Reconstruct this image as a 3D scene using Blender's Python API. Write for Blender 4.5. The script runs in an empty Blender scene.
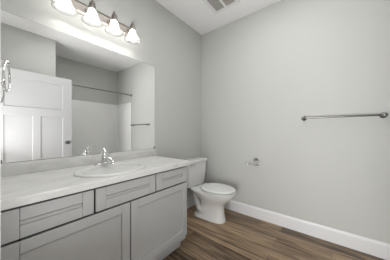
import bpy, bmesh, math, random
from mathutils import Vector, Matrix

sc = bpy.context.scene
C = sc.collection
PI = math.pi

# ------------------------------------------------------------------ camera, world, exposure
FPX, HORIZON = 168.0, 131.2
cam_data = bpy.data.cameras.new('camera')
cam_data.sensor_fit = 'HORIZONTAL'
cam_data.sensor_width = 36.0
cam_data.lens = FPX / 390.0 * 36.0
cam_data.shift_y = (HORIZON - 130.0) / 390.0
cam_data.clip_start = 0.01
cam = bpy.data.objects.new('camera', cam_data)
C.objects.link(cam)
cam.location = (-2.25, -1.652, 1.147)
yaw = math.atan2(133.6, 168.0)
cam.rotation_euler = (PI / 2, 0, yaw - PI / 2)
sc.camera = cam

world = bpy.data.worlds.new('world')
world.use_nodes = True
world.node_tree.nodes['Background'].inputs[0].default_value = (0.9, 0.95, 1.0, 1)
world.node_tree.nodes['Background'].inputs[1].default_value = 0.15
sc.world = world

sc.view_settings.view_transform = 'Standard'
sc.view_settings.look = 'None'
sc.view_settings.gamma = 1.0
sc.view_settings.use_curve_mapping = False
sc.view_settings.exposure = 0.08

BULB_L = 58.0      # radiance of the lit bulbs
def area(name, loc, target, sx, sy, power, color=(1.0, 1.0, 1.0), spread=180):
    d = bpy.data.lights.new(name, 'AREA')
    d.shape = 'RECTANGLE'; d.size = sx; d.size_y = sy; d.energy = power; d.color = color; d.spread = math.radians(spread)
    o = bpy.data.objects.new(name, d); C.objects.link(o)
    o.location = loc; o.rotation_euler = (Vector(target) - o.location).to_track_quat('-Z', 'Y').to_euler()
    return o
# added fill lamps in the hall, shining in through the open doorway
area('hall_fill_low', (-3.8, -1.3, 0.55), (-2.2, -1.3, 1.1), 1.6, 1.0, 76.0)
area('hall_fill_far', (-3.8, -0.6, 1.3), (-2.2, -1.5, 1.2), 1.5, 2.0, 42.0)
# added lamp without a fixture, standing in for ceiling bounce
area('ceiling_fill', (-1.25, -1.25, 2.72), (-1.25, -1.25, 0), 1.5, 0.85, 11.5)
# added fill lamp in the doorway, aimed up at the ceiling
area('upward_fill', (-2.28, -1.40, 0.80), (-1.5, -1.0, 2.74), 0.3, 0.3, 10.0)

# ------------------------------------------------------------------ materials
def mat(name, color, rough=0.5, metal=0.0, bump=0.0, bscale=200.0, var=0.0, vscale=3.0, spec=0.5, coat=0.0):
    m = bpy.data.materials.new(name); m.use_nodes = True
    nt = m.node_tree; b = nt.nodes['Principled BSDF']
    b.inputs['Base Color'].default_value = (*color, 1)
    b.inputs['Roughness'].default_value = rough
    b.inputs['Metallic'].default_value = metal
    b.inputs['Specular IOR Level'].default_value = spec
    b.inputs['Coat Weight'].default_value = coat
    tc = nt.nodes.new('ShaderNodeTexCoord')
    if bump:
        n = nt.nodes.new('ShaderNodeTexNoise'); n.inputs['Scale'].default_value = bscale; n.inputs['Detail'].default_value = 3
        nt.links.new(tc.outputs['Object'], n.inputs['Vector'])
        bp = nt.nodes.new('ShaderNodeBump'); bp.inputs['Strength'].default_value = bump; bp.inputs['Distance'].default_value = 0.002
        nt.links.new(n.outputs['Fac'], bp.inputs['Height']); nt.links.new(bp.outputs['Normal'], b.inputs['Normal'])
    if var:
        n = nt.nodes.new('ShaderNodeTexNoise'); n.inputs['Scale'].default_value = vscale; n.inputs['Detail'].default_value = 5
        nt.links.new(tc.outputs['Object'], n.inputs['Vector'])
        r = nt.nodes.new('ShaderNodeValToRGB')
        r.color_ramp.elements[0].position = 0.3; r.color_ramp.elements[1].position = 0.7
        r.color_ramp.elements[0].color = (*[c * (1 - var) for c in color], 1)
        r.color_ramp.elements[1].color = (*[min(1, c * (1 + var)) for c in color], 1)
        nt.links.new(n.outputs['Fac'], r.inputs['Fac']); nt.links.new(r.outputs['Color'], b.inputs['Base Color'])
    return m

M = {}
M['wall'] = mat('wall_paint', (0.555, 0.56, 0.54), 0.75, bump=0.12, bscale=260)
M['ceiling'] = mat('ceiling_paint', (0.90, 0.90, 0.90), 0.85, bump=0.15, bscale=180)
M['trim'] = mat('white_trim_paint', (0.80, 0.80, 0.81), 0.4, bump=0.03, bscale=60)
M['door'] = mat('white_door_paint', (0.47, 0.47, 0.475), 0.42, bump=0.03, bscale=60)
M['cabinet'] = mat('grey_cabinet_paint', (0.46, 0.465, 0.465), 0.42, bump=0.03, bscale=120)
M['gap_shadow'] = mat('cabinet_gap_shadow', (0.018, 0.017, 0.016), 0.8, bump=0.02)  # near-black: shade inside the cabinet put into the colour
M['porcelain'] = mat('white_porcelain', (0.80, 0.80, 0.79), 0.12, coat=0.3, var=0.01)
M['sink'] = mat('sink_porcelain', (0.66, 0.66, 0.645), 0.28, var=0.01)
M['seat'] = mat('white_seat_plastic', (0.83, 0.83, 0.82), 0.22, var=0.01)
M['surround'] = mat('white_acrylic_surround', (0.86, 0.86, 0.85), 0.16, var=0.01)
M['chrome'] = mat('chrome', (0.82, 0.82, 0.82), 0.10, 1.0, var=0.02)
M['nickel'] = mat('brushed_nickel', (0.34, 0.31, 0.28), 0.38, 1.0, var=0.05, vscale=60)
M['steel'] = mat('satin_steel', (0.24, 0.237, 0.23), 0.28, 1.0, var=0.04, vscale=40)
M['mirror'] = mat('mirror_silver', (0.95, 0.955, 0.95), 0.0, 1.0)
M['mirror_edge'] = mat('mirror_edge_glass', (0.25, 0.27, 0.26), 0.25, var=0.03)
M['dark'] = mat('dark_plastic', (0.06, 0.06, 0.06), 0.5, var=0.05)
M['vent'] = mat('vent_louver', (0.50, 0.48, 0.45), 0.6, var=0.04)
M['vent_in'] = mat('vent_inside', (0.26, 0.25, 0.235), 0.8, var=0.04)

# counter: off-white laminate with faint veins
def counter_mat():
    m = mat('counter_laminate', (0.66, 0.65, 0.625), 0.38)
    nt = m.node_tree; b = nt.nodes['Principled BSDF']; tc = nt.nodes.new('ShaderNodeTexCoord')
    mp = nt.nodes.new('ShaderNodeMapping'); mp.inputs['Rotation'].default_value = (0.3, 0.2, 0.5); mp.inputs['Scale'].default_value = (1.0, 3.0, 3.0)
    nt.links.new(tc.outputs['Object'], mp.inputs['Vector'])
    n = nt.nodes.new('ShaderNodeTexNoise'); n.inputs['Scale'].default_value = 4.5; n.inputs['Detail'].default_value = 8; n.inputs['Distortion'].default_value = 1.2
    nt.links.new(mp.outputs['Vector'], n.inputs['Vector'])
    r = nt.nodes.new('ShaderNodeValToRGB'); e = r.color_ramp.elements
    e[0].position = 0.41; e[0].color = (0.60, 0.598, 0.58, 1)
    e[1].position = 0.56; e[1].color = (0.68, 0.678, 0.662, 1)
    nt.links.new(n.outputs['Fac'], r.inputs['Fac']); nt.links.new(r.outputs['Color'], b.inputs['Base Color'])
    return m
M['counter'] = counter_mat()

# floor: wood-look planks along Y
def floor_mat():
    m = bpy.data.materials.new('wood_planks'); m.use_nodes = True
    nt = m.node_tree; b = nt.nodes['Principled BSDF']; L = nt.links.new
    b.inputs['Roughness'].default_value = 0.42
    tc = nt.nodes.new('ShaderNodeTexCoord')
    sp = nt.nodes.new('ShaderNodeSeparateXYZ'); L(tc.outputs['Object'], sp.inputs[0])
    cb = nt.nodes.new('ShaderNodeCombineXYZ'); L(sp.outputs['Y'], cb.inputs['X']); L(sp.outputs['X'], cb.inputs['Y'])
    def brick(c1, c2, mort):
        k = nt.nodes.new('ShaderNodeTexBrick'); L(cb.outputs[0], k.inputs['Vector'])
        k.offset = 0.37; k.offset_frequency = 2
        k.inputs['Scale'].default_value = 1.0; k.inputs['Brick Width'].default_value = 1.22; k.inputs['Row Height'].default_value = 0.152
        k.inputs['Mortar Size'].default_value = 0.0012; k.inputs['Mortar Smooth'].default_value = 0.3; k.inputs['Bias'].default_value = 0.0
        k.inputs['Color1'].default_value = c1; k.inputs['Color2'].default_value = c2; k.inputs['Mortar'].default_value = mort
        return k
    kb = brick((0, 0, 0, 1), (1, 1, 1, 1), (0.5, 0.5, 0.5, 1))
    # grain, shifted per plank
    mul = nt.nodes.new('ShaderNodeMath'); mul.operation = 'MULTIPLY'; mul.inputs[1].default_value = 37.0
    L(kb.outputs['Color'], mul.inputs[0])
    cz = nt.nodes.new('ShaderNodeCombineXYZ'); L(sp.outputs['Y'], cz.inputs['X']); L(sp.outputs['X'], cz.inputs['Y']); L(mul.outputs[0], cz.inputs['Z'])
    def noise(scl, scale, det, dist):
        mp = nt.nodes.new('ShaderNodeMapping'); mp.inputs['Scale'].default_value = scl; L(cz.outputs[0], mp.inputs['Vector'])
        n = nt.nodes.new('ShaderNodeTexNoise'); n.inputs['Scale'].default_value = scale; n.inputs['Detail'].default_value = det; n.inputs['Distortion'].default_value = dist
        L(mp.outputs[0], n.inputs['Vector']); return n
    g1 = noise((1.0, 16.0, 1.0), 1.9, 8, 0.8)
    g2 = noise((1.2, 60.0, 1.0), 2.5, 4, 0.2)
    g3 = noise((1.0, 5.0, 1.0), 1.3, 3, 0.9)
    def mixv(a, bb, f):
        mx = nt.nodes.new('ShaderNodeMix'); mx.data_type = 'FLOAT'; mx.inputs[0].default_value = f
        L(a, mx.inputs[2]); L(bb, mx.inputs[3]); return mx.outputs[0]
    v = mixv(g1.outputs['Fac'], g2.outputs['Fac'], 0.48)
    v = mixv(v, g3.outputs['Fac'], 0.3)
    v = mixv(v, kb.outputs['Color'], 0.11)
    r = nt.nodes.new('ShaderNodeValToRGB'); e = r.color_ramp.elements
    e[0].position = 0.41; e[0].color = (0.045, 0.028, 0.016, 1)
    e[1].position = 0.61; e[1].color = (0.46, 0.325, 0.198, 1)
    mid = e.new(0.50); mid.color = (0.20, 0.134, 0.081, 1)
    L(v, r.inputs['Fac'])
    mm = nt.nodes.new('ShaderNodeMix'); mm.data_type = 'RGBA'; mm.blend_type = 'MIX'
    L(kb.outputs['Fac'], mm.inputs[0]); L(r.outputs['Color'], mm.inputs[6]); mm.inputs[7].default_value = (0.03, 0.02, 0.014, 1)
    L(mm.outputs[2], b.inputs['Base Color'])
    bp = nt.nodes.new('ShaderNodeBump'); bp.inputs['Strength'].default_value = 0.15; bp.inputs['Distance'].default_value = 0.002
    L(g2.outputs['Fac'], bp.inputs['Height']); L(bp.outputs[0], b.inputs['Normal'])
    return m
M['floor'] = floor_mat()

def glass_shade_mat():
    m = bpy.data.materials.new('frosted_glass'); m.use_nodes = True
    nt = m.node_tree; nt.nodes.clear(); L = nt.links.new
    out = nt.nodes.new('ShaderNodeOutputMaterial')
    tr = nt.nodes.new('ShaderNodeBsdfTranslucent'); tr.inputs[0].default_value = (0.28, 0.28, 0.278, 1)
    tp = nt.nodes.new('ShaderNodeBsdfTransparent'); tp.inputs[0].default_value = (0.95, 0.95, 0.94, 1)
    gl = nt.nodes.new('ShaderNodeBsdfPrincipled'); gl.inputs['Base Color'].default_value = (0.85, 0.85, 0.84, 1); gl.inputs['Roughness'].default_value = 0.25
    n = nt.nodes.new('ShaderNodeTexNoise'); n.inputs['Scale'].default_value = 22
    tc = nt.nodes.new('ShaderNodeTexCoord'); L(tc.outputs['Object'], n.inputs['Vector'])
    rr = nt.nodes.new('ShaderNodeMapRange'); rr.inputs[3].default_value = 0.48; rr.inputs[4].default_value = 0.64; L(n.outputs['Fac'], rr.inputs[0])
    m1 = nt.nodes.new('ShaderNodeMixShader'); L(rr.outputs[0], m1.inputs[0]); L(tr.outputs[0], m1.inputs[1]); L(tp.outputs[0], m1.inputs[2])
    m2 = nt.nodes.new('ShaderNodeMixShader'); m2.inputs[0].default_value = 0.2; L(m1.outputs[0], m2.inputs[1]); L(gl.outputs[0], m2.inputs[2])
    L(m2.outputs[0], out.inputs[0])
    return m
M['shade'] = glass_shade_mat()
def emit_mat(name, col, s):
    m = mat(name, (0.9, 0.9, 0.88), 0.3, var=0.01)
    b = m.node_tree.nodes['Principled BSDF']
    b.inputs['Emission Color'].default_value = (*col, 1); b.inputs['Emission Strength'].default_value = s
    return m
M['bulb'] = emit_mat('lit_bulb', (1.0, 0.985, 0.955), BULB_L)

# ------------------------------------------------------------------ mesh helpers
def box(bm, x0, x1, y0, y1, z0, z1, bev=0.0, seg=2):
    r = bmesh.ops.create_cube(bm, size=1.0)
    vs = r['verts']
    for v in vs:
        v.co = Vector((x0 + (v.co.x + 0.5) * (x1 - x0), y0 + (v.co.y + 0.5) * (y1 - y0), z0 + (v.co.z + 0.5) * (z1 - z0)))
    if bev:
        es = list({e for v in vs for e in v.link_edges})
        bmesh.ops.bevel(bm, geom=es, offset=bev, segments=seg, affect='EDGES', profile=0.5)

def loft(bm, rings, cap0=True, cap1=True, closed=True):
    vr = [[bm.verts.new(p) for p in ring] for ring in rings]
    n = len(vr[0])
    for a, b in zip(vr[:-1], vr[1:]):
        for i in range(n if closed else n - 1):
            j = (i + 1) % n
            bm.faces.new((a[i], a[j], b[j], b[i]))
    if cap0: bm.faces.new(list(reversed(vr[0])))
    if cap1: bm.faces.new(vr[-1])
    return vr

def frame_from(d):
    d = d.normalized()
    up = Vector((0, 0, 1)) if abs(d.z) < 0.9 else Vector((1, 0, 0))
    s = d.cross(up).normalized()
    return s, s.cross(d).normalized()

def lathe(bm, prof, origin, axis=(0, 0, 1), n=32, cap0=True, cap1=True):
    """prof: (radius, height along axis) pairs."""
    ax = Vector(axis).normalized(); s, t = frame_from(ax); o = Vector(origin)
    rings = [[o + ax * h + (s * math.cos(2 * PI * i / n) + t * math.sin(2 * PI * i / n)) * max(r, 1e-4) for i in range(n)] for r, h in prof]
    loft(bm, rings, cap0, cap1)

def tube(bm, pts, rad, n=14, cap=True):
    pts = [Vector(p) for p in pts]
    rads = rad if isinstance(rad, (list, tuple)) else [rad] * len(pts)
    rings = []
    s = None
    for i, p in enumerate(pts):
        a = pts[max(i - 1, 0)]; b = pts[min(i + 1, len(pts) - 1)]
        d = (b - a).normalized()
        if s is None: s, t = frame_from(d)
        else:
            s = (s - d * s.dot(d)).normalized(); t = s.cross(d).normalized()
        rings.append([p + (s * math.cos(2 * PI * k / n) + t * math.sin(2 * PI * k / n)) * rads[i] for k in range(n)])
    loft(bm, rings, cap, cap)

def torus(bm, c, u, v, R, r, n=48, m=12, R2=None):
    c = Vector(c); u = Vector(u).normalized(); v = Vector(v).normalized(); w = u.cross(v)
    R2 = R2 or R
    rings = []
    for i in range(n):
        a = 2 * PI * i / n
        p = c + u * math.cos(a) * R + v * math.sin(a) * R2
        d = (u * math.cos(a) / R * R2 + v * math.sin(a)).normalized()
        rings.append([bm.verts.new(p + (d * math.cos(2 * PI * k / m) + w * math.sin(2 * PI * k / m)) * r) for k in range(m)])
    for i in range(n):
        a, b = rings[i], rings[(i + 1) % n]
        for k in range(m):
            bm.faces.new((a[k], a[(k + 1) % m], b[(k + 1) % m], b[k]))

def smooth_pts(pts, k=6):
    pts = [Vector(p) for p in pts]; out = []
    P = [pts[0]] + pts + [pts[-1]]
    for i in range(1, len(P) - 2):
        for j in range(k):
            t = j / k
            a, b, c, d = P[i - 1], P[i], P[i + 1], P[i + 2]
            out.append(0.5 * ((2 * b) + (c - a) * t + (2 * a - 5 * b + 4 * c - d) * t * t + (3 * b - a - 3 * c + d) * t ** 3))
    out.append(pts[-1]); return out

def obj(name, bm, m, parent=None, smooth=True, angle=35, loc=None):
    bmesh.ops.recalc_face_normals(bm, faces=bm.faces)
    me = bpy.data.meshes.new(name); bm.to_mesh(me); bm.free()
    me.materials.append(m)
    if smooth:
        me.shade_smooth()
        me.set_sharp_from_angle(angle=math.radians(angle))
    o = bpy.data.objects.new(name, me); C.objects.link(o)
    if parent: o.parent = parent
    return o

def thing(name, label, cat, loc=(0, 0, 0), group=None, kind=None):
    o = bpy.data.objects.new(name, None); C.objects.link(o)
    o.empty_display_size = 0.1; o.location = loc
    tag(o, label, cat, group, kind); return o

def tag(o, label, cat, group=None, kind=None):
    if label: o['label'] = label
    if cat: o['category'] = cat
    if group: o['group'] = group
    if kind: o['kind'] = kind
    return o

def struct(name, bm, m, label, cat, smooth=False):
    return tag(obj(name, bm, m, None, smooth), label, cat, kind='structure')

B = bmesh.new

# ------------------------------------------------------------------ the room
H = 2.74
XL = -2.232          # face of the wall with the doorway
YC = -2.11           # closet wall / front of the tub alcove
XT = -1.464          # left end of the tub alcove
YB = -2.845          # back of the tub alcove
DO0, DO1, DOH = -0.955, -1.885, 2.06   # doorway
bm = B(); box(bm, -4.0, 0.1, -3.4, 0.6, -0.08, 0.0)
struct('floor', bm, M['floor'], 'brown wood plank floor with boards running along the towel bar wall', 'floor')
bm = B(); box(bm, -4.0, 0.1, -3.4, 0.6, H, H + 0.1)
struct('ceiling', bm, M['ceiling'], 'flat white ceiling with a square exhaust grille', 'ceiling')
bm = B(); box(bm, XL - 0.12, 0.1, 0.0, 0.1, 0, H)
struct('wall_back', bm, M['wall'], 'grey wall behind the vanity mirror and toilet tank', 'wall')
bm = B(); box(bm, 0.0, 0.1, YB - 0.1, 0.0, 0, H)
struct('wall_right', bm, M['wall'], 'broad grey wall carrying the towel bar beside the toilet', 'wall')
bm = B()
box(bm, XL - 0.12, XL, DO0, 0.0, 0, H)
box(bm, XL - 0.12, XL, -3.4, DO1, 0, H)
box(bm, XL - 0.12, XL, DO1, DO0, DOH, H)
struct('wall_left', bm, M['wall'], 'grey wall with the doorway at the left end of the vanity', 'wall')
bm = B(); box(bm, XL, XT, YC - 0.1, YC, 0, H); box(bm, XT - 0.1, XT, YB, YC - 0.1, 0, H)
struct('wall_front', bm, M['wall'], 'grey wall behind the open door, seen in the mirror', 'wall')
bm = B(); box(bm, XT - 0.1, 0.0, YB - 0.1, YB, 0, H)
struct('wall_alcove', bm, M['wall'], 'grey rear wall of the tub alcove above the white surround', 'wall')
# hall outside the doorway
bm = B(); box(bm, -4.0, -3.9, -3.4, 0.6, 0, H); box(bm, -3.9, XL - 0.12, 0.5, 0.6, 0, H); box(bm, -3.9, XL - 0.12, -3.4, -3.3, 0, H)
struct('wall_hall', bm, M['wall'], 'grey hall wall beyond the bathroom doorway', 'wall')

# baseboards: a profile swept along the wall
def baseboard(name, p0, p1, inward, label, h=0.142, th=0.016):
    p0 = Vector(p0); p1 = Vector(p1); n = Vector(inward)
    prof = [(0, 0), (th, 0), (th, h - 0.022), (th * 0.78, h - 0.012), (th * 0.55, h - 0.008), (th * 0.45, h), (0, h)]
    bm = B()
    loft(bm, [[p + n * d + Vector((0, 0, z)) for d, z in prof] for p in (p0, p1)])
    return struct(name, bm, M['trim'], label, 'baseboard')
baseboard('baseboard_right', (0, 0, 0), (0, YC - 0.02, 0), (-1, 0, 0), 'tall white baseboard along the wall under the towel bar')
baseboard('baseboard_back', (-1.03, 0, 0), (-0.016, 0, 0), (0, -1, 0), 'short white baseboard behind the toilet beside the vanity')
# door casing and jamb
bm = B()
cw, ct = 0.058, 0.0103
box(bm, XL, XL + ct, DO0 - 0.001, DO0 + cw, 0, DOH + cw, 0.003)
box(bm, XL, XL + ct, DO1 - cw, DO1 + 0.001, 0, DOH + cw, 0.003)
box(bm, XL, XL + ct, DO1 - cw, DO0 + cw, DOH, DOH + cw, 0.003)
struct('trim_1', bm, M['trim'], 'white door casing around the doorway at the vanity end', 'door trim')

# the open door (hinged at the doorway, standing across the room, seen in the mirror)
DX0, DX1, DY, DTH, DH = -2.205, -1.288, -1.892, 0.035, 2.045
door = thing('door_1', 'open white three panel door standing before the closet wall, seen in mirror', 'door', (DX0, DY, 0), kind='structure')
def panel_slab(x0, x1, z0, z1, yf, th, holes, rec, bev=0.004, back=True):
    """slab facing +y (front face at yf) or -y (th<0) with rectangular recesses."""
    bm = B()
    xs = sorted({x0, x1, *[h[0] for h in holes], *[h[1] for h in holes]})
    zs = sorted({z0, z1, *[h[2] for h in holes], *[h[3] for h in holes]})
    s = 1 if th > 0 else -1
    def inside(x, z): return any(h[0] < x < h[1] and h[2] < z < h[3] for h in holes)
    def face(vs):
        bm.faces.new([bm.verts.new(v) for v in vs])
    for i in range(len(xs) - 1):
        for k in range(len(zs) - 1):
            if not inside((xs[i] + xs[i + 1]) / 2, (zs[k] + zs[k + 1]) / 2):
                face([(xs[i], yf, zs[k]), (xs[i + 1], yf, zs[k]), (xs[i + 1], yf, zs[k + 1]), (xs[i], yf, zs[k + 1])])
    for hx0, hx1, hz0, hz1 in holes:
        yi = yf - s * rec; b = bev
        o = [(hx0, hz0), (hx1, hz0), (hx1, hz1), (hx0, hz1)]
        inn = [(hx0 + b, hz0 + b), (hx1 - b, hz0 + b), (hx1 - b, hz1 - b), (hx0 + b, hz1 - b)]
        for q in range(4):
            w = (q + 1) % 4
            face([(o[q][0], yf, o[q][1]), (o[w][0], yf, o[w][1]), (inn[w][0], yi, inn[w][1]), (inn[q][0], yi, inn[q][1])])
        face([(x, yi, z) for x, z in inn])
    yb = yf - th
    face([(x0, yb, z0), (x1, yb, z0), (x1, yb, z1), (x0, yb, z1)])
    for a, b in (((x0, z0), (x1, z0)), ((x1, z0), (x1, z1)), ((x1, z1), (x0, z1)), ((x0, z1), (x0, z0))):
        face([(a[0], yf, a[1]), (b[0], yf, b[1]), (b[0], yb, b[1]), (a[0], yb, a[1])])
    bmesh.ops.remove_doubles(bm, verts=bm.verts, dist=1e-5)
    return bm
st = 0.125
mx = (DX0 + DX1) / 2 + 0.008
dh = [(DX0 + st, DX1 - st, 1.505, 1.925), (DX0 + st, mx - 0.045, 0.24, 1.385), (mx + 0.045, DX1 - st, 0.24, 1.385)]
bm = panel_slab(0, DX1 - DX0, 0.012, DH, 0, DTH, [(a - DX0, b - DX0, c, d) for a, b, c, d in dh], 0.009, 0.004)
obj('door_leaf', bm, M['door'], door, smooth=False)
bm = B(); kx = DX1 - DX0 - 0.062
lathe(bm, [(0.032, 0), (0.031, 0.006), (0.014, 0.010), (0.012, 0.03), (0.021, 0.036), (0.027, 0.046), (0.025, 0.057), (0.012, 0.062), (0.0, 0.063)], (kx, 0, 0.955), (0, 1, 0))
o = obj('door_knob', bm, M['steel'], door); o['label'] = 'round satin metal knob'
bm = B()
for hz in (0.25, 1.05, 1.82):
    lathe(bm, [(0.006, -0.045), (0.006, 0.045)], (-0.006, 0.004, hz), n=12)
obj('hinge', bm, M['steel'], door)

# ------------------------------------------------------------------ tub alcove (seen in the mirror)
bm = B()
SZ = 1.852
t = 0.012
def slab_round(x0, x1, y0, y1, z0, z1): box(bm, x0, x1, y0, y1, z0, z1, 0.006)
YS = -2.145
e = 0.001
slab_round(XT + e, -e, YB + e, YB + t, 0.42, SZ)
slab_round(-t, -e, YB + e, YS, 0.42, SZ)
slab_round(XT + e, XT + t, YB + e, YS, 0.42, SZ)
# coved inner corners and the small moulded corner shelves
for cx, sx in ((-t, -1), (XT + t, 1)):
    r = 0.03; prof = []
    for k in range(7):
        a = PI / 2 * k / 6
        prof.append((cx + sx * (r - r * math.sin(a)), YB + t + r - r * math.cos(a)))
    prof.append((cx - sx * 0.004, YB + t - 0.004))
    loft(bm, [[Vector((x, y, z)) for x, y in prof] for z in (0.42, SZ)])
obj_s = obj('tub_surround', bm, M['surround'], None, True, 40)
tag(obj_s, 'glossy white tub surround panels lining the alcove, seen in mirror', 'tub surround')
# bathtub
tub = thing('bathtub', 'white alcove bathtub below the shower rod', 'bathtub', ((XT) / 2, (YB + YS) / 2, 0))
bm = B()
tx0, tx1, ty0, ty1 = XT + 0.004, -0.004, YB + 0.004, YS
def rrect(cx, cy, hx, hy, r, z, n=6):
    out = []
    for qx, qy, a0 in ((1, 1, 0), (-1, 1, PI / 2), (-1, -1, PI), (1, -1, 3 * PI / 2)):
        for k in range(n + 1):
            a = a0 + PI / 2 * k / n
            out.append(Vector((cx + qx * (hx - r) + r * math.cos(a), cy + qy * (hy - r) + r * math.sin(a), z)))
    return out
hx, hy = (tx1 - tx0) / 2, (ty1 - ty0) / 2
loft(bm, [rrect(0, 0, hx, hy, 0.01, 0.0), rrect(0, 0, hx, hy, 0.01, 0.405), rrect(0, 0, hx - 0.006, hy - 0.006, 0.01, 0.415),
          rrect(0, 0, hx - 0.075, hy - 0.085, 0.12, 0.415), rrect(0, 0, hx - 0.09, hy - 0.10, 0.12, 0.40),
          rrect(0, 0, hx - 0.14, hy - 0.13, 0.13, 0.15), rrect(0, 0, hx - 0.22, hy - 0.18, 0.12, 0.10)])
obj('tub_shell', bm, M['surround'], tub)
bm = B(); lathe(bm, [(0.03, 0), (0.028, 0.004), (0.0, 0.005)], (hx - 0.30, 0, 0.10)); obj('drain', bm, M['chrome'], tub)
# shower rod
rod = thing('shower_rod', 'straight metal shower curtain rod across the tub alcove, seen in mirror', 'shower rod', (XT / 2, -2.135, 2.023))
bm = B(); tube(bm, [(XT / 2 + 0.004, 0, 0), (-XT / 2 - 0.004, 0, 0)], 0.0125, 20); obj('tube', bm, M['steel'], rod)
for s in (1, -1):
    bm = B(); lathe(bm, [(0.03, 0), (0.028, 0.01), (0.016, 0.016), (0.015, 0.024)], (-s * XT / 2, 0, 0), (-s, 0, 0)); obj('flange', bm, M['steel'], rod)

# ------------------------------------------------------------------ vanity cabinet
VX0, VX1, VF = XL + 0.004, -1.020, -0.555
van = thing('vanity_cabinet', 'grey shaker vanity cabinet with three drawers over two doors', 'vanity cabinet', ((VX0 + VX1) / 2, 0, 0))
ox = (VX0 + VX1) / 2
def vobj(name, bm, m, **k):
    o = obj(name, bm, m, van, **k); return o
def V(bm):
    bmesh.ops.translate(bm, verts=bm.verts, vec=(-ox, 0, 0)); return bm
bm = B()
box(bm, VX1 - 0.018, VX1, VF, -0.004, 0.10, 0.812)
obj('side_panel', V(bm), M['cabinet'], van, smooth=False)
bm = B(); box(bm, VX0, VX0 + 0.018, VF, -0.004, 0.10, 0.812)
obj('side_panel', V(bm), M['cabinet'], van, smooth=False)
bm = B()
box(bm, VX0 + 0.018, VX1 - 0.018, VF, -0.004, 0.10, 0.135)
obj('bottom_panel', V(bm), M['cabinet'], van, smooth=False)
bm = B()
box(bm, VX0 + 0.018, VX1 - 0.018, VF + 0.03, VF + 0.05, 0.135, 0.812)  # added dark sheet, makes the gaps between fronts read as shadow
obj('gap_shadow_panel', V(bm), M['gap_shadow'], van, smooth=False)
bm = B(); box(bm, VX0, VX1 - 0.004, -0.49, -0.47, 0.0, 0.10)
box(bm, VX1 - 0.022, VX1 - 0.004, -0.47, -0.004, 0.0, 0.10)
obj('toe_kick', V(bm), M['cabinet'], van, smooth=False)
FF = VF - 0.020
gap = 0.0062
def front(name, x0, x1, z0, z1, rail=0.057):
    # recessed panel with a stile at each side and a rail above and below
    bm = B(); box(bm, x0 + rail + 0.0016, x1 - rail - 0.0016, FF + 0.0065, FF + 0.016, z0 + rail + 0.0016, z1 - rail - 0.0042)
    o = obj(name, V(bm), M['cabinet'], van, smooth=False)
    for a, b in ((x0, x0 + rail - 0.0007), (x1 - rail + 0.0007, x1)):
        bm = B(); box(bm, a, b, FF, FF + 0.019, z0, z1, 0.0012, 1); obj('stile', V(bm), M['cabinet'], o, smooth=False)
    for a, b in ((z0, z0 + rail), (z1 - rail, z1)):
        bm = B(); box(bm, x0 + rail + 0.0007, x1 - rail - 0.0007, FF, FF + 0.019, a, b, 0.0012, 1); obj('rail', V(bm), M['cabinet'], o, smooth=False)
    return o
xg1, xg2, xc = -1.842, -1.394, -1.6135
DZ0, DZ1 = 0.6665, 0.8035
front('drawer', -2.207, xg1 - gap, DZ0, DZ1)
front('drawer', xg1 + gap, xg2 - gap, DZ0, DZ1)
front('drawer', xg2 + gap, VX1 - 0.001, DZ0, DZ1)
front('door', -2.207, xc - gap * 0.8, 0.150, DZ0 - 2 * gap)
front('door', xc + gap * 0.8, VX1 - 0.001, 0.150, DZ0 - 2 * gap)

# ------------------------------------------------------------------ countertop with sink cut-out
SX, SY, SA, SB = -1.632, -0.358, 0.252, 0.208        # sink rim centre and half axes
CX0, CX1, CY0, CY1, CZ0, CZ1 = XL + 0.003, -0.978, -0.588, -0.002, 0.816, 0.855
top = thing('countertop', 'pale stone look vanity countertop with backsplash around the sink', 'countertop', ((CX0 + CX1) / 2, 0, CZ1))
bm = B()
angs = [2 * PI * i / 64 for i in range(64)]
for x in (CX0, CX1):
    for y in (CY0, CY1): angs.append(math.atan2(y - SY, x - SX) % (2 * PI))
angs = sorted(angs)
def rect_pt(a, e=0.0):
    c, s = math.cos(a), math.sin(a); ts = []
    if c > 1e-9: ts.append((CX1 - e - SX) / c)
    if c < -1e-9: ts.append((CX0 + e - SX) / c)
    if s > 1e-9: ts.append((CY1 - e - SY) / s)
    if s < -1e-9: ts.append((CY0 + e - SY) / s)
    tt = min(ts); return SX + c * tt, SY + s * tt
def ell(a, k=0.93):
    c, s = math.cos(a), math.sin(a); r = 1 / math.hypot(c / (SA * k), s / (SB * k)); return SX + c * r, SY + s * r
ti = [Vector((*ell(a), CZ1)) for a in angs]; bi = [Vector((*ell(a), CZ0)) for a in angs]
to = [Vector((*rect_pt(a, 0.004), CZ1)) for a in angs]
to2 = [Vector((*rect_pt(a, 0.0), CZ1 - 0.004)) for a in angs]; bo = [Vector((*rect_pt(a), CZ0)) for a in angs]
vr = loft(bm, [bi, ti, to, to2, bo], False, False)
n = len(angs)
for i in range(n): bm.faces.new((vr[4][i], vr[4][(i + 1) % n], vr[0][(i + 1) % n], vr[0][i]))
bmesh.ops.translate(bm, verts=bm.verts, vec=(-(CX0 + CX1) / 2, 0, -CZ1))
obj('slab', bm, M['counter'], top, smooth=False)
bm = B(); box(bm, CX0, -0.950, -0.030, -0.002, CZ1, 0.937, 0.003)
bmesh.ops.translate(bm, verts=bm.verts, vec=(-(CX0 + CX1) / 2, 0, -CZ1))
obj('backsplash', bm, M['counter'], top, smooth=False)

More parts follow.
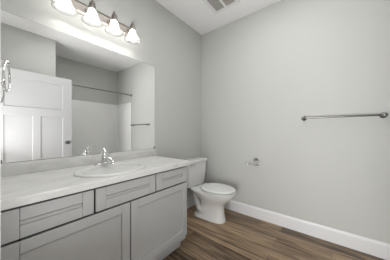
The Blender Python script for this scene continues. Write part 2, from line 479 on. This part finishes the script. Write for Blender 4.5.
# sink
sink = thing('sink', 'oval white drop in sink set into the countertop', 'sink', (SX, SY, CZ1))
bm = B()
def er(a, b, cy, z, n=64): return [Vector((a * math.cos(2 * PI * i / n), cy + b * math.sin(2 * PI * i / n), z)) for i in range(n)]
loft(bm, [er(SA * .92, SB * .92, 0, -0.002), er(SA, SB, 0, 0.0005), er(SA, SB, 0, 0.006), er(SA - .006, SB - .006, 0, 0.0125), er(SA - .016, SB - .016, 0, 0.0145),
          er(SA - .040, SB - .046, -.012, 0.0135), er(SA - .046, SB - .052, -.014, 0.010), er(SA - .050, SB - .056, -.015, 0.0),
          er(SA - .060, SB - .062, -.015, -0.05), er(SA - .085, SB - .078, -.015, -0.10), er(SA - .13, SB - .11, -.012, -0.132), er(SA - .19, SB - .155, -.010, -0.142), er(0.022, 0.022, -.01, -0.146)], True, True)
obj('basin', bm, M['sink'], sink, True, 60)
bm = B(); lathe(bm, [(0.022, 0), (0.021, 0.003), (0.016, 0.003), (0.012, 0.0012), (0, 0.0012)], (0, -0.01, -0.146)); obj('drain', bm, M['chrome'], sink)

# faucet (centre-set, single lever), on the rear ledge of the sink
fx, fy, fz = SX + 0.012, -0.186, CZ1 + 0.0142
fau = thing('faucet', 'chrome single lever faucet on the rear rim of the oval sink', 'faucet', (fx, fy, fz))
bm = B()
loft(bm, [[Vector((p.x, p.y, z)) for p in rrect(0, 0, 0.078 - d, 0.027 - d, 0.026 - d, 0, 8)] for z, d in ((0, 0), (0.008, 0), (0.014, 0.004), (0.016, 0.010))])
obj('base_plate', bm, M['chrome'], fau)
bm = B(); lathe(bm, [(0.031, 0.014), (0.028, 0.03), (0.025, 0.06), (0.025, 0.072), (0.021, 0.078)], (0, 0, 0))
obj('body', bm, M['chrome'], fau)
bm = B()
pts = smooth_pts([(0, -0.010, 0.032), (0, -0.05, 0.056), (0, -0.10, 0.052), (0, -0.138, 0.036), (0, -0.146, 0.022)])
tube(bm, pts, [0.019 - 0.006 * i / len(pts) for i in range(len(pts))], 16)
obj('spout', bm, M['chrome'], fau)
bm = B()
lathe(bm, [(0.024, 0.078), (0.026, 0.086), (0.024, 0.104), (0.017, 0.115), (0.0, 0.118)], (0, 0, 0))
tube(bm, smooth_pts([(0, 0.002, 0.100), (0.002, 0.008, 0.110), (0.004, 0.018, 0.119), (0.005, 0.026, 0.126)]), [0.017] * 8 + [0.014] * 7 + [0.011] * 4, 12)
obj('lever', bm, M['chrome'], fau)
bm = B(); lathe(bm, [(0.0028, 0.0), (0.0028, 0.05), (0.006, 0.052), (0.006, 0.062), (0, 0.064)], (0, 0.02, 0.014), n=12)
obj('lift_rod', bm, M['chrome'], fau)

# ------------------------------------------------------------------ mirror
MX0, MX1, MZ0, MZ1 = -2.190, -0.962, 0.939, 1.928
mir = thing('wall_mirror', 'large frameless mirror on the wall above the countertop', 'mirror', ((MX0 + MX1) / 2, 0, MZ0))
w2 = (MX1 - MX0) / 2; hm = MZ1 - MZ0
bm = B(); box(bm, -w2, w2, -0.0055, -0.001, 0, hm); obj('backing', bm, M['mirror_edge'], mir, smooth=False)
bm = B(); box(bm, -w2 + 0.002, w2 - 0.002, -0.0065, -0.0052, 0.002, hm - 0.002); obj('mirror_pane', bm, M['mirror'], mir, smooth=False)
for s in (-1, 1):
    bm = B(); box(bm, s * (w2 - 0.006) - 0.007, s * (w2 - 0.006) + 0.007, -0.012, -0.0066, 0.0, 0.022, 0.002)
    o = obj('clip', bm, M['dark'], mir); o['label'] = 'small dark corner clip'

# ------------------------------------------------------------------ vanity light
LX0, LX1, LZ0, LZ1 = -1.95, -1.285, 2.142, 2.243
vl = thing('vanity_light', 'brushed nickel vanity light bar with four glass bell shades over mirror', 'wall light', ((LX0 + LX1) / 2, 0, 2.19))
lx = (LX0 + LX1) / 2
bm = B()
hw = (LX1 - LX0) / 2
prof = [(0, -0.050), (-0.010, -0.050), (-0.014, -0.046), (-0.016, -0.036), (-0.022, -0.030), (-0.022, 0.030), (-0.016, 0.036), (-0.014, 0.046), (-0.010, 0.050), (0, 0.050)]
loft(bm, [[Vector((x, y, z)) for y, z in prof] for x in (-hw, hw)])
obj('back_plate', bm, M['nickel'], vl)
SYL = -0.13
for k, sx in enumerate((-1.876, -1.694, -1.512, -1.330)):
    x = sx - lx
    bm = B()
    tube(bm, smooth_pts([(x, -0.020, -0.005), (x, -0.055, -0.012), (x, -0.095, 0.000), (x, -0.122, 0.010), (x, SYL, 0.008)]), 0.0065, 12)
    lathe(bm, [(0.019, 0), (0.018, 0.006), (0.008, 0.010)], (x, -0.022, -0.005), (0, -1, 0), 20)
    obj('arm', bm, M['nickel'], vl)
    bm = B()
    lathe(bm, [(0.0, 0.046), (0.007, 0.043), (0.0105, 0.035), (0.009, 0.027), (0.008, 0.022), (0.018, 0.015), (0.024, -0.004), (0.027, -0.028), (0.029, -0.044), (0.025, -0.046)], (x, SYL, 0), n=28)
    obj('socket_cup', bm, M['nickel'], vl)
    bm = B()
    pr = [(0.026, -0.032), (0.029, -0.050), (0.034, -0.070), (0.043, -0.092), (0.055, -0.112), (0.067, -0.128), (0.076, -0.138), (0.079, -0.142)]
    lathe(bm, pr + [(0.0765, -0.1425)] + [(r - 0.0035, h - 0.001) for r, h in reversed(pr[:-1])], (x, SYL, 0), n=48, cap0=False, cap1=False)
    sh = obj('glass_shade', bm, M['shade'], vl, True, 60); sh['label'] = 'lit frosted glass bell shade'
    bm = B()
    lathe(bm, [(0.012, -0.040), (0.013, -0.055), (0.020, -0.064), (0.026, -0.076), (0.028, -0.088), (0.025, -0.100), (0.016, -0.109), (0.0, -0.113)], (x, SYL, 0), n=24)
    bo = obj('bulb', bm, M['bulb'], sh)

# ------------------------------------------------------------------ toilet
TX = -0.362
toi = thing('toilet', 'white two piece toilet with closed lid beside the vanity', 'toilet', (TX, 0, 0))
def egg(hw, yb, yf, z, n=48, pw=2.0, cyf=0.45):
    """closed ring; back at yb, front tip at yf, half width hw (widest at cyf of the length)."""
    out = []
    yc = yb + (yf - yb) * cyf
    for i in range(n):
        a = 2 * PI * i / n
        c, s = math.cos(a), math.sin(a)
        x = hw * math.copysign(abs(c) ** (2 / pw), c)
        L_ = (yf - yc) if s > 0 else (yc - yb)
        y = yc + L_ * (abs(s) ** (2 / pw)) * (1 if s > 0 else -1) * 1.0
        out.append(Vector((x, y, z)))
    return out
# pedestal + bowl as one body
bm = B()
loft(bm, [egg(0.104, -0.215, -0.632, 0.000, pw=2.7), egg(0.104, -0.213, -0.634, 0.012, pw=2.7), egg(0.097, -0.222, -0.627, 0.035, pw=2.6),
          egg(0.088, -0.250, -0.615, 0.10, pw=2.5), egg(0.088, -0.268, -0.608, 0.16, pw=2.4), egg(0.094, -0.270, -0.612, 0.20, pw=2.3),
          egg(0.116, -0.250, -0.646, 0.24, pw=2.2), egg(0.146, -0.210, -0.698, 0.285, pw=2.15), egg(0.168, -0.155, -0.738, 0.325, pw=2.15),
          egg(0.174, -0.100, -0.749, 0.350, pw=2.2), egg(0.173, -0.085, -0.748, 0.364, pw=2.25), egg(0.166, -0.088, -0.741, 0.3735, pw=2.25)])
obj('bowl', bm, M['porcelain'], toi, True, 60)
# trapway bulge on each side of the pedestal
for s in (-1, 1):
    bm = B()
    pts = smooth_pts([(s * 0.060, -0.46, 0.215), (s * 0.066, -0.405, 0.150), (s * 0.068, -0.345, 0.098), (s * 0.068, -0.285, 0.110), (s * 0.066, -0.245, 0.185), (s * 0.060, -0.205, 0.28), (s * 0.055, -0.175, 0.34)])
    tube(bm, pts, [0.024 + 0.014 * math.sin(PI * i / (len(pts) - 1)) for i in range(len(pts))], 16)
    obj('trapway', bm, M['porcelain'], toi, True, 60)
    bm = B(); lathe(bm, [(0.016, 0), (0.0155, 0.012), (0.011, 0.02), (0, 0.023)], (s * 0.092, -0.295, 0.020), n=20); obj('bolt_cap', bm, M['seat'], toi)
# foot flange
bm = B()
loft(bm, [egg(0.112, -0.185, -0.47, 0.0, pw=3.0), egg(0.112, -0.185, -0.47, 0.022, pw=3.0), egg(0.102, -0.195, -0.46, 0.036, pw=3.0)])
obj('foot', bm, M['porcelain'], toi, True, 60)
# seat ring and lid
bm = B()
def egg2(k, z, dy=0.0): return egg(0.188 - k, -0.302 - k * 0.5, -0.764 + k, z - 0.006, pw=2.15, cyf=0.46)
loft(bm, [egg2(0.028, 0.380), egg2(0.028, 0.3865), egg2(0.001, 0.3875), egg2(0.0, 0.394), egg2(0.004, 0.397), egg2(0.03, 0.398)])
obj('seat', bm, M['seat'], toi, True, 50)
bm = B()
loft(bm, [egg2(0.034, 0.396), egg2(0.036, 0.4095), egg2(0.006, 0.4102), egg2(0.004, 0.418), egg2(0.009, 0.4225), egg2(0.035, 0.4255), egg2(0.09, 0.427)])
lid = obj('lid', bm, M['seat'], toi, True, 50)
for s in (-1, 1):
    bm = B(); tube(bm, [(s * 0.09, -0.287, 0.400), (s * 0.05, -0.287, 0.400)], 0.012, 14); obj('hinge', bm, M['seat'], toi)
# tank
bm = B()
def trr(hx, y0, y1, r, z): return rrect(0, (y0 + y1) / 2, hx, abs(y1 - y0) / 2, r, z, 6)
loft(bm, [trr(0.195, -0.035, -0.180, 0.03, 0.381), trr(0.203, -0.025, -0.190, 0.035, 0.425), trr(0.215, -0.022, -0.203, 0.035, 0.58), trr(0.222, -0.022, -0.208, 0.035, 0.708)])
obj('tank', bm, M['porcelain'], toi, True, 50)
bm = B()
loft(bm, [trr(0.230, -0.018, -0.220, 0.035, 0.708), trr(0.236, -0.014, -0.226, 0.038, 0.712), trr(0.236, -0.014, -0.226, 0.038, 0.734), trr(0.226, -0.020, -0.214, 0.035, 0.742), trr(0.20, -0.04, -0.19, 0.03, 0.744)])
obj('tank_lid', bm, M['porcelain'], toi, True, 50)
bm = B()
lathe(bm, [(0.012, 0), (0.012, 0.008), (0.008, 0.012), (0.008, 0.020)], (-0.165, -0.204, 0.683), (0, -1, 0), 20)
tube(bm, smooth_pts([(-0.165, -0.222, 0.683), (-0.14, -0.224, 0.682), (-0.105, -0.226, 0.676), (-0.088, -0.226, 0.673)]), 0.006, 12)
o = obj('flush_lever', bm, M['chrome'], toi); o['label'] = 'chrome flush lever'

# ------------------------------------------------------------------ towel bar on the right wall
tb = thing('towel_bar', 'metal towel bar on the bare grey wall beside the toilet', 'towel bar', (0, -1.7375, 1.291))
bm = B(); tube(bm, [(-0.062, 0.3015, 0), (-0.062, -0.3015, 0)], 0.0085, 16); obj('bar', bm, M['steel'], tb)
for s in (1, -1):
    bm = B()
    y = s * 0.3015
    lathe(bm, [(0.026, 0), (0.026, 0.004), (0.021, 0.009), (0.011, 0.014), (0.010, 0.042), (0.016, 0.050), (0.018, 0.062), (0.016, 0.074), (0.008, 0.079), (0, 0.080)], (0, y, 0), (-1, 0, 0), 28)
    obj('mount', bm, M['steel'], tb)

# ------------------------------------------------------------------ toilet paper holder
tp = thing('toilet_paper_holder', 'empty chrome toilet paper holder with curled arm on wall by toilet', 'toilet paper holder', (0, -0.900, 0.770))
bm = B(); lathe(bm, [(0.027, 0), (0.027, 0.004), (0.021, 0.010), (0.011, 0.015), (0.010, 0.05), (0.013, 0.056), (0.013, 0.068), (0, 0.070)], (0, 0, 0), (-1, 0, 0), 28)
obj('mount', bm, M['steel'], tp)
bm = B()
tube(bm, smooth_pts([(-0.060, 0, 0), (-0.066, -0.030, -0.008), (-0.068, -0.055, -0.028), (-0.068, -0.052, -0.052), (-0.067, -0.02, -0.062), (-0.066, 0.04, -0.060), (-0.066, 0.092, -0.056)]), 0.0062, 12)
lathe(bm, [(0.0, -0.002), (0.008, 0.0), (0.010, 0.006), (0.008, 0.013), (0, 0.016)], (-0.066, 0.090, -0.056), (0, 1, 0), 16)
obj('arm', bm, M['chrome'], tp)

# ------------------------------------------------------------------ towel ring on the wall at the left end of the vanity
tr = thing('towel_ring', 'chrome towel ring hanging at the far left edge above countertop', 'towel ring', (XL, -0.30, 1.516))
bm = B(); lathe(bm, [(0.026, 0), (0.026, 0.005), (0.018, 0.010), (0.010, 0.016), (0.009, 0.05), (0.013, 0.056), (0.012, 0.066), (0, 0.070)], (0, 0, 0), (1, 0, 0), 28)
obj('mount', bm, M['chrome'], tr)
bm = B()
a = math.radians(12)
torus(bm, (0.059, 0, -0.080), (math.sin(a), math.cos(a), 0), (0, 0, 1), 0.074, 0.0048)
obj('ring', bm, M['chrome'], tr)

# ------------------------------------------------------------------ exhaust grille in the ceiling
vx0, vx1, vy0, vy1 = -0.62, -0.295, -0.455, -0.80
ev = thing('exhaust_vent', 'white square exhaust grille in the ceiling above the toilet', 'vent', ((vx0 + vx1) / 2, (vy0 + vy1) / 2, H))
ux, uy = (vx1 - vx0) / 2, (vy0 - vy1) / 2
bm = B()
fr = 0.042
for (x0, x1, y0, y1) in ((-ux, ux, uy - fr, uy), (-ux, ux, -uy, -uy + fr), (-ux, -ux + fr, -uy + fr, uy - fr), (ux - fr, ux, -uy + fr, uy - fr), (-ux + fr, ux - fr, -0.014, 0.014)):
    box(bm, x0, x1, y0, y1, -0.014, -0.001, 0.003)
obj('frame', bm, M['trim'], ev, smooth=False)
bm = B(); box(bm, -ux + fr - 0.004, ux - fr + 0.004, -uy + fr - 0.004, uy - fr + 0.004, -0.0035, -0.001); obj('screen', bm, M['vent_in'], ev, smooth=False)
for side in (-1, 1):
    y0, y1 = (0.014, uy - fr) if side > 0 else (-uy + fr, -0.014)
    bm = B(); nl = 9
    for i in range(nl):
        y = y0 + (y1 - y0) * (i + 0.5) / nl
        box(bm, -ux + fr, ux - fr, y - 0.0042, y + 0.0042, -0.011, -0.004)
    obj('louver_panel', bm, M['vent'], ev, smooth=False)
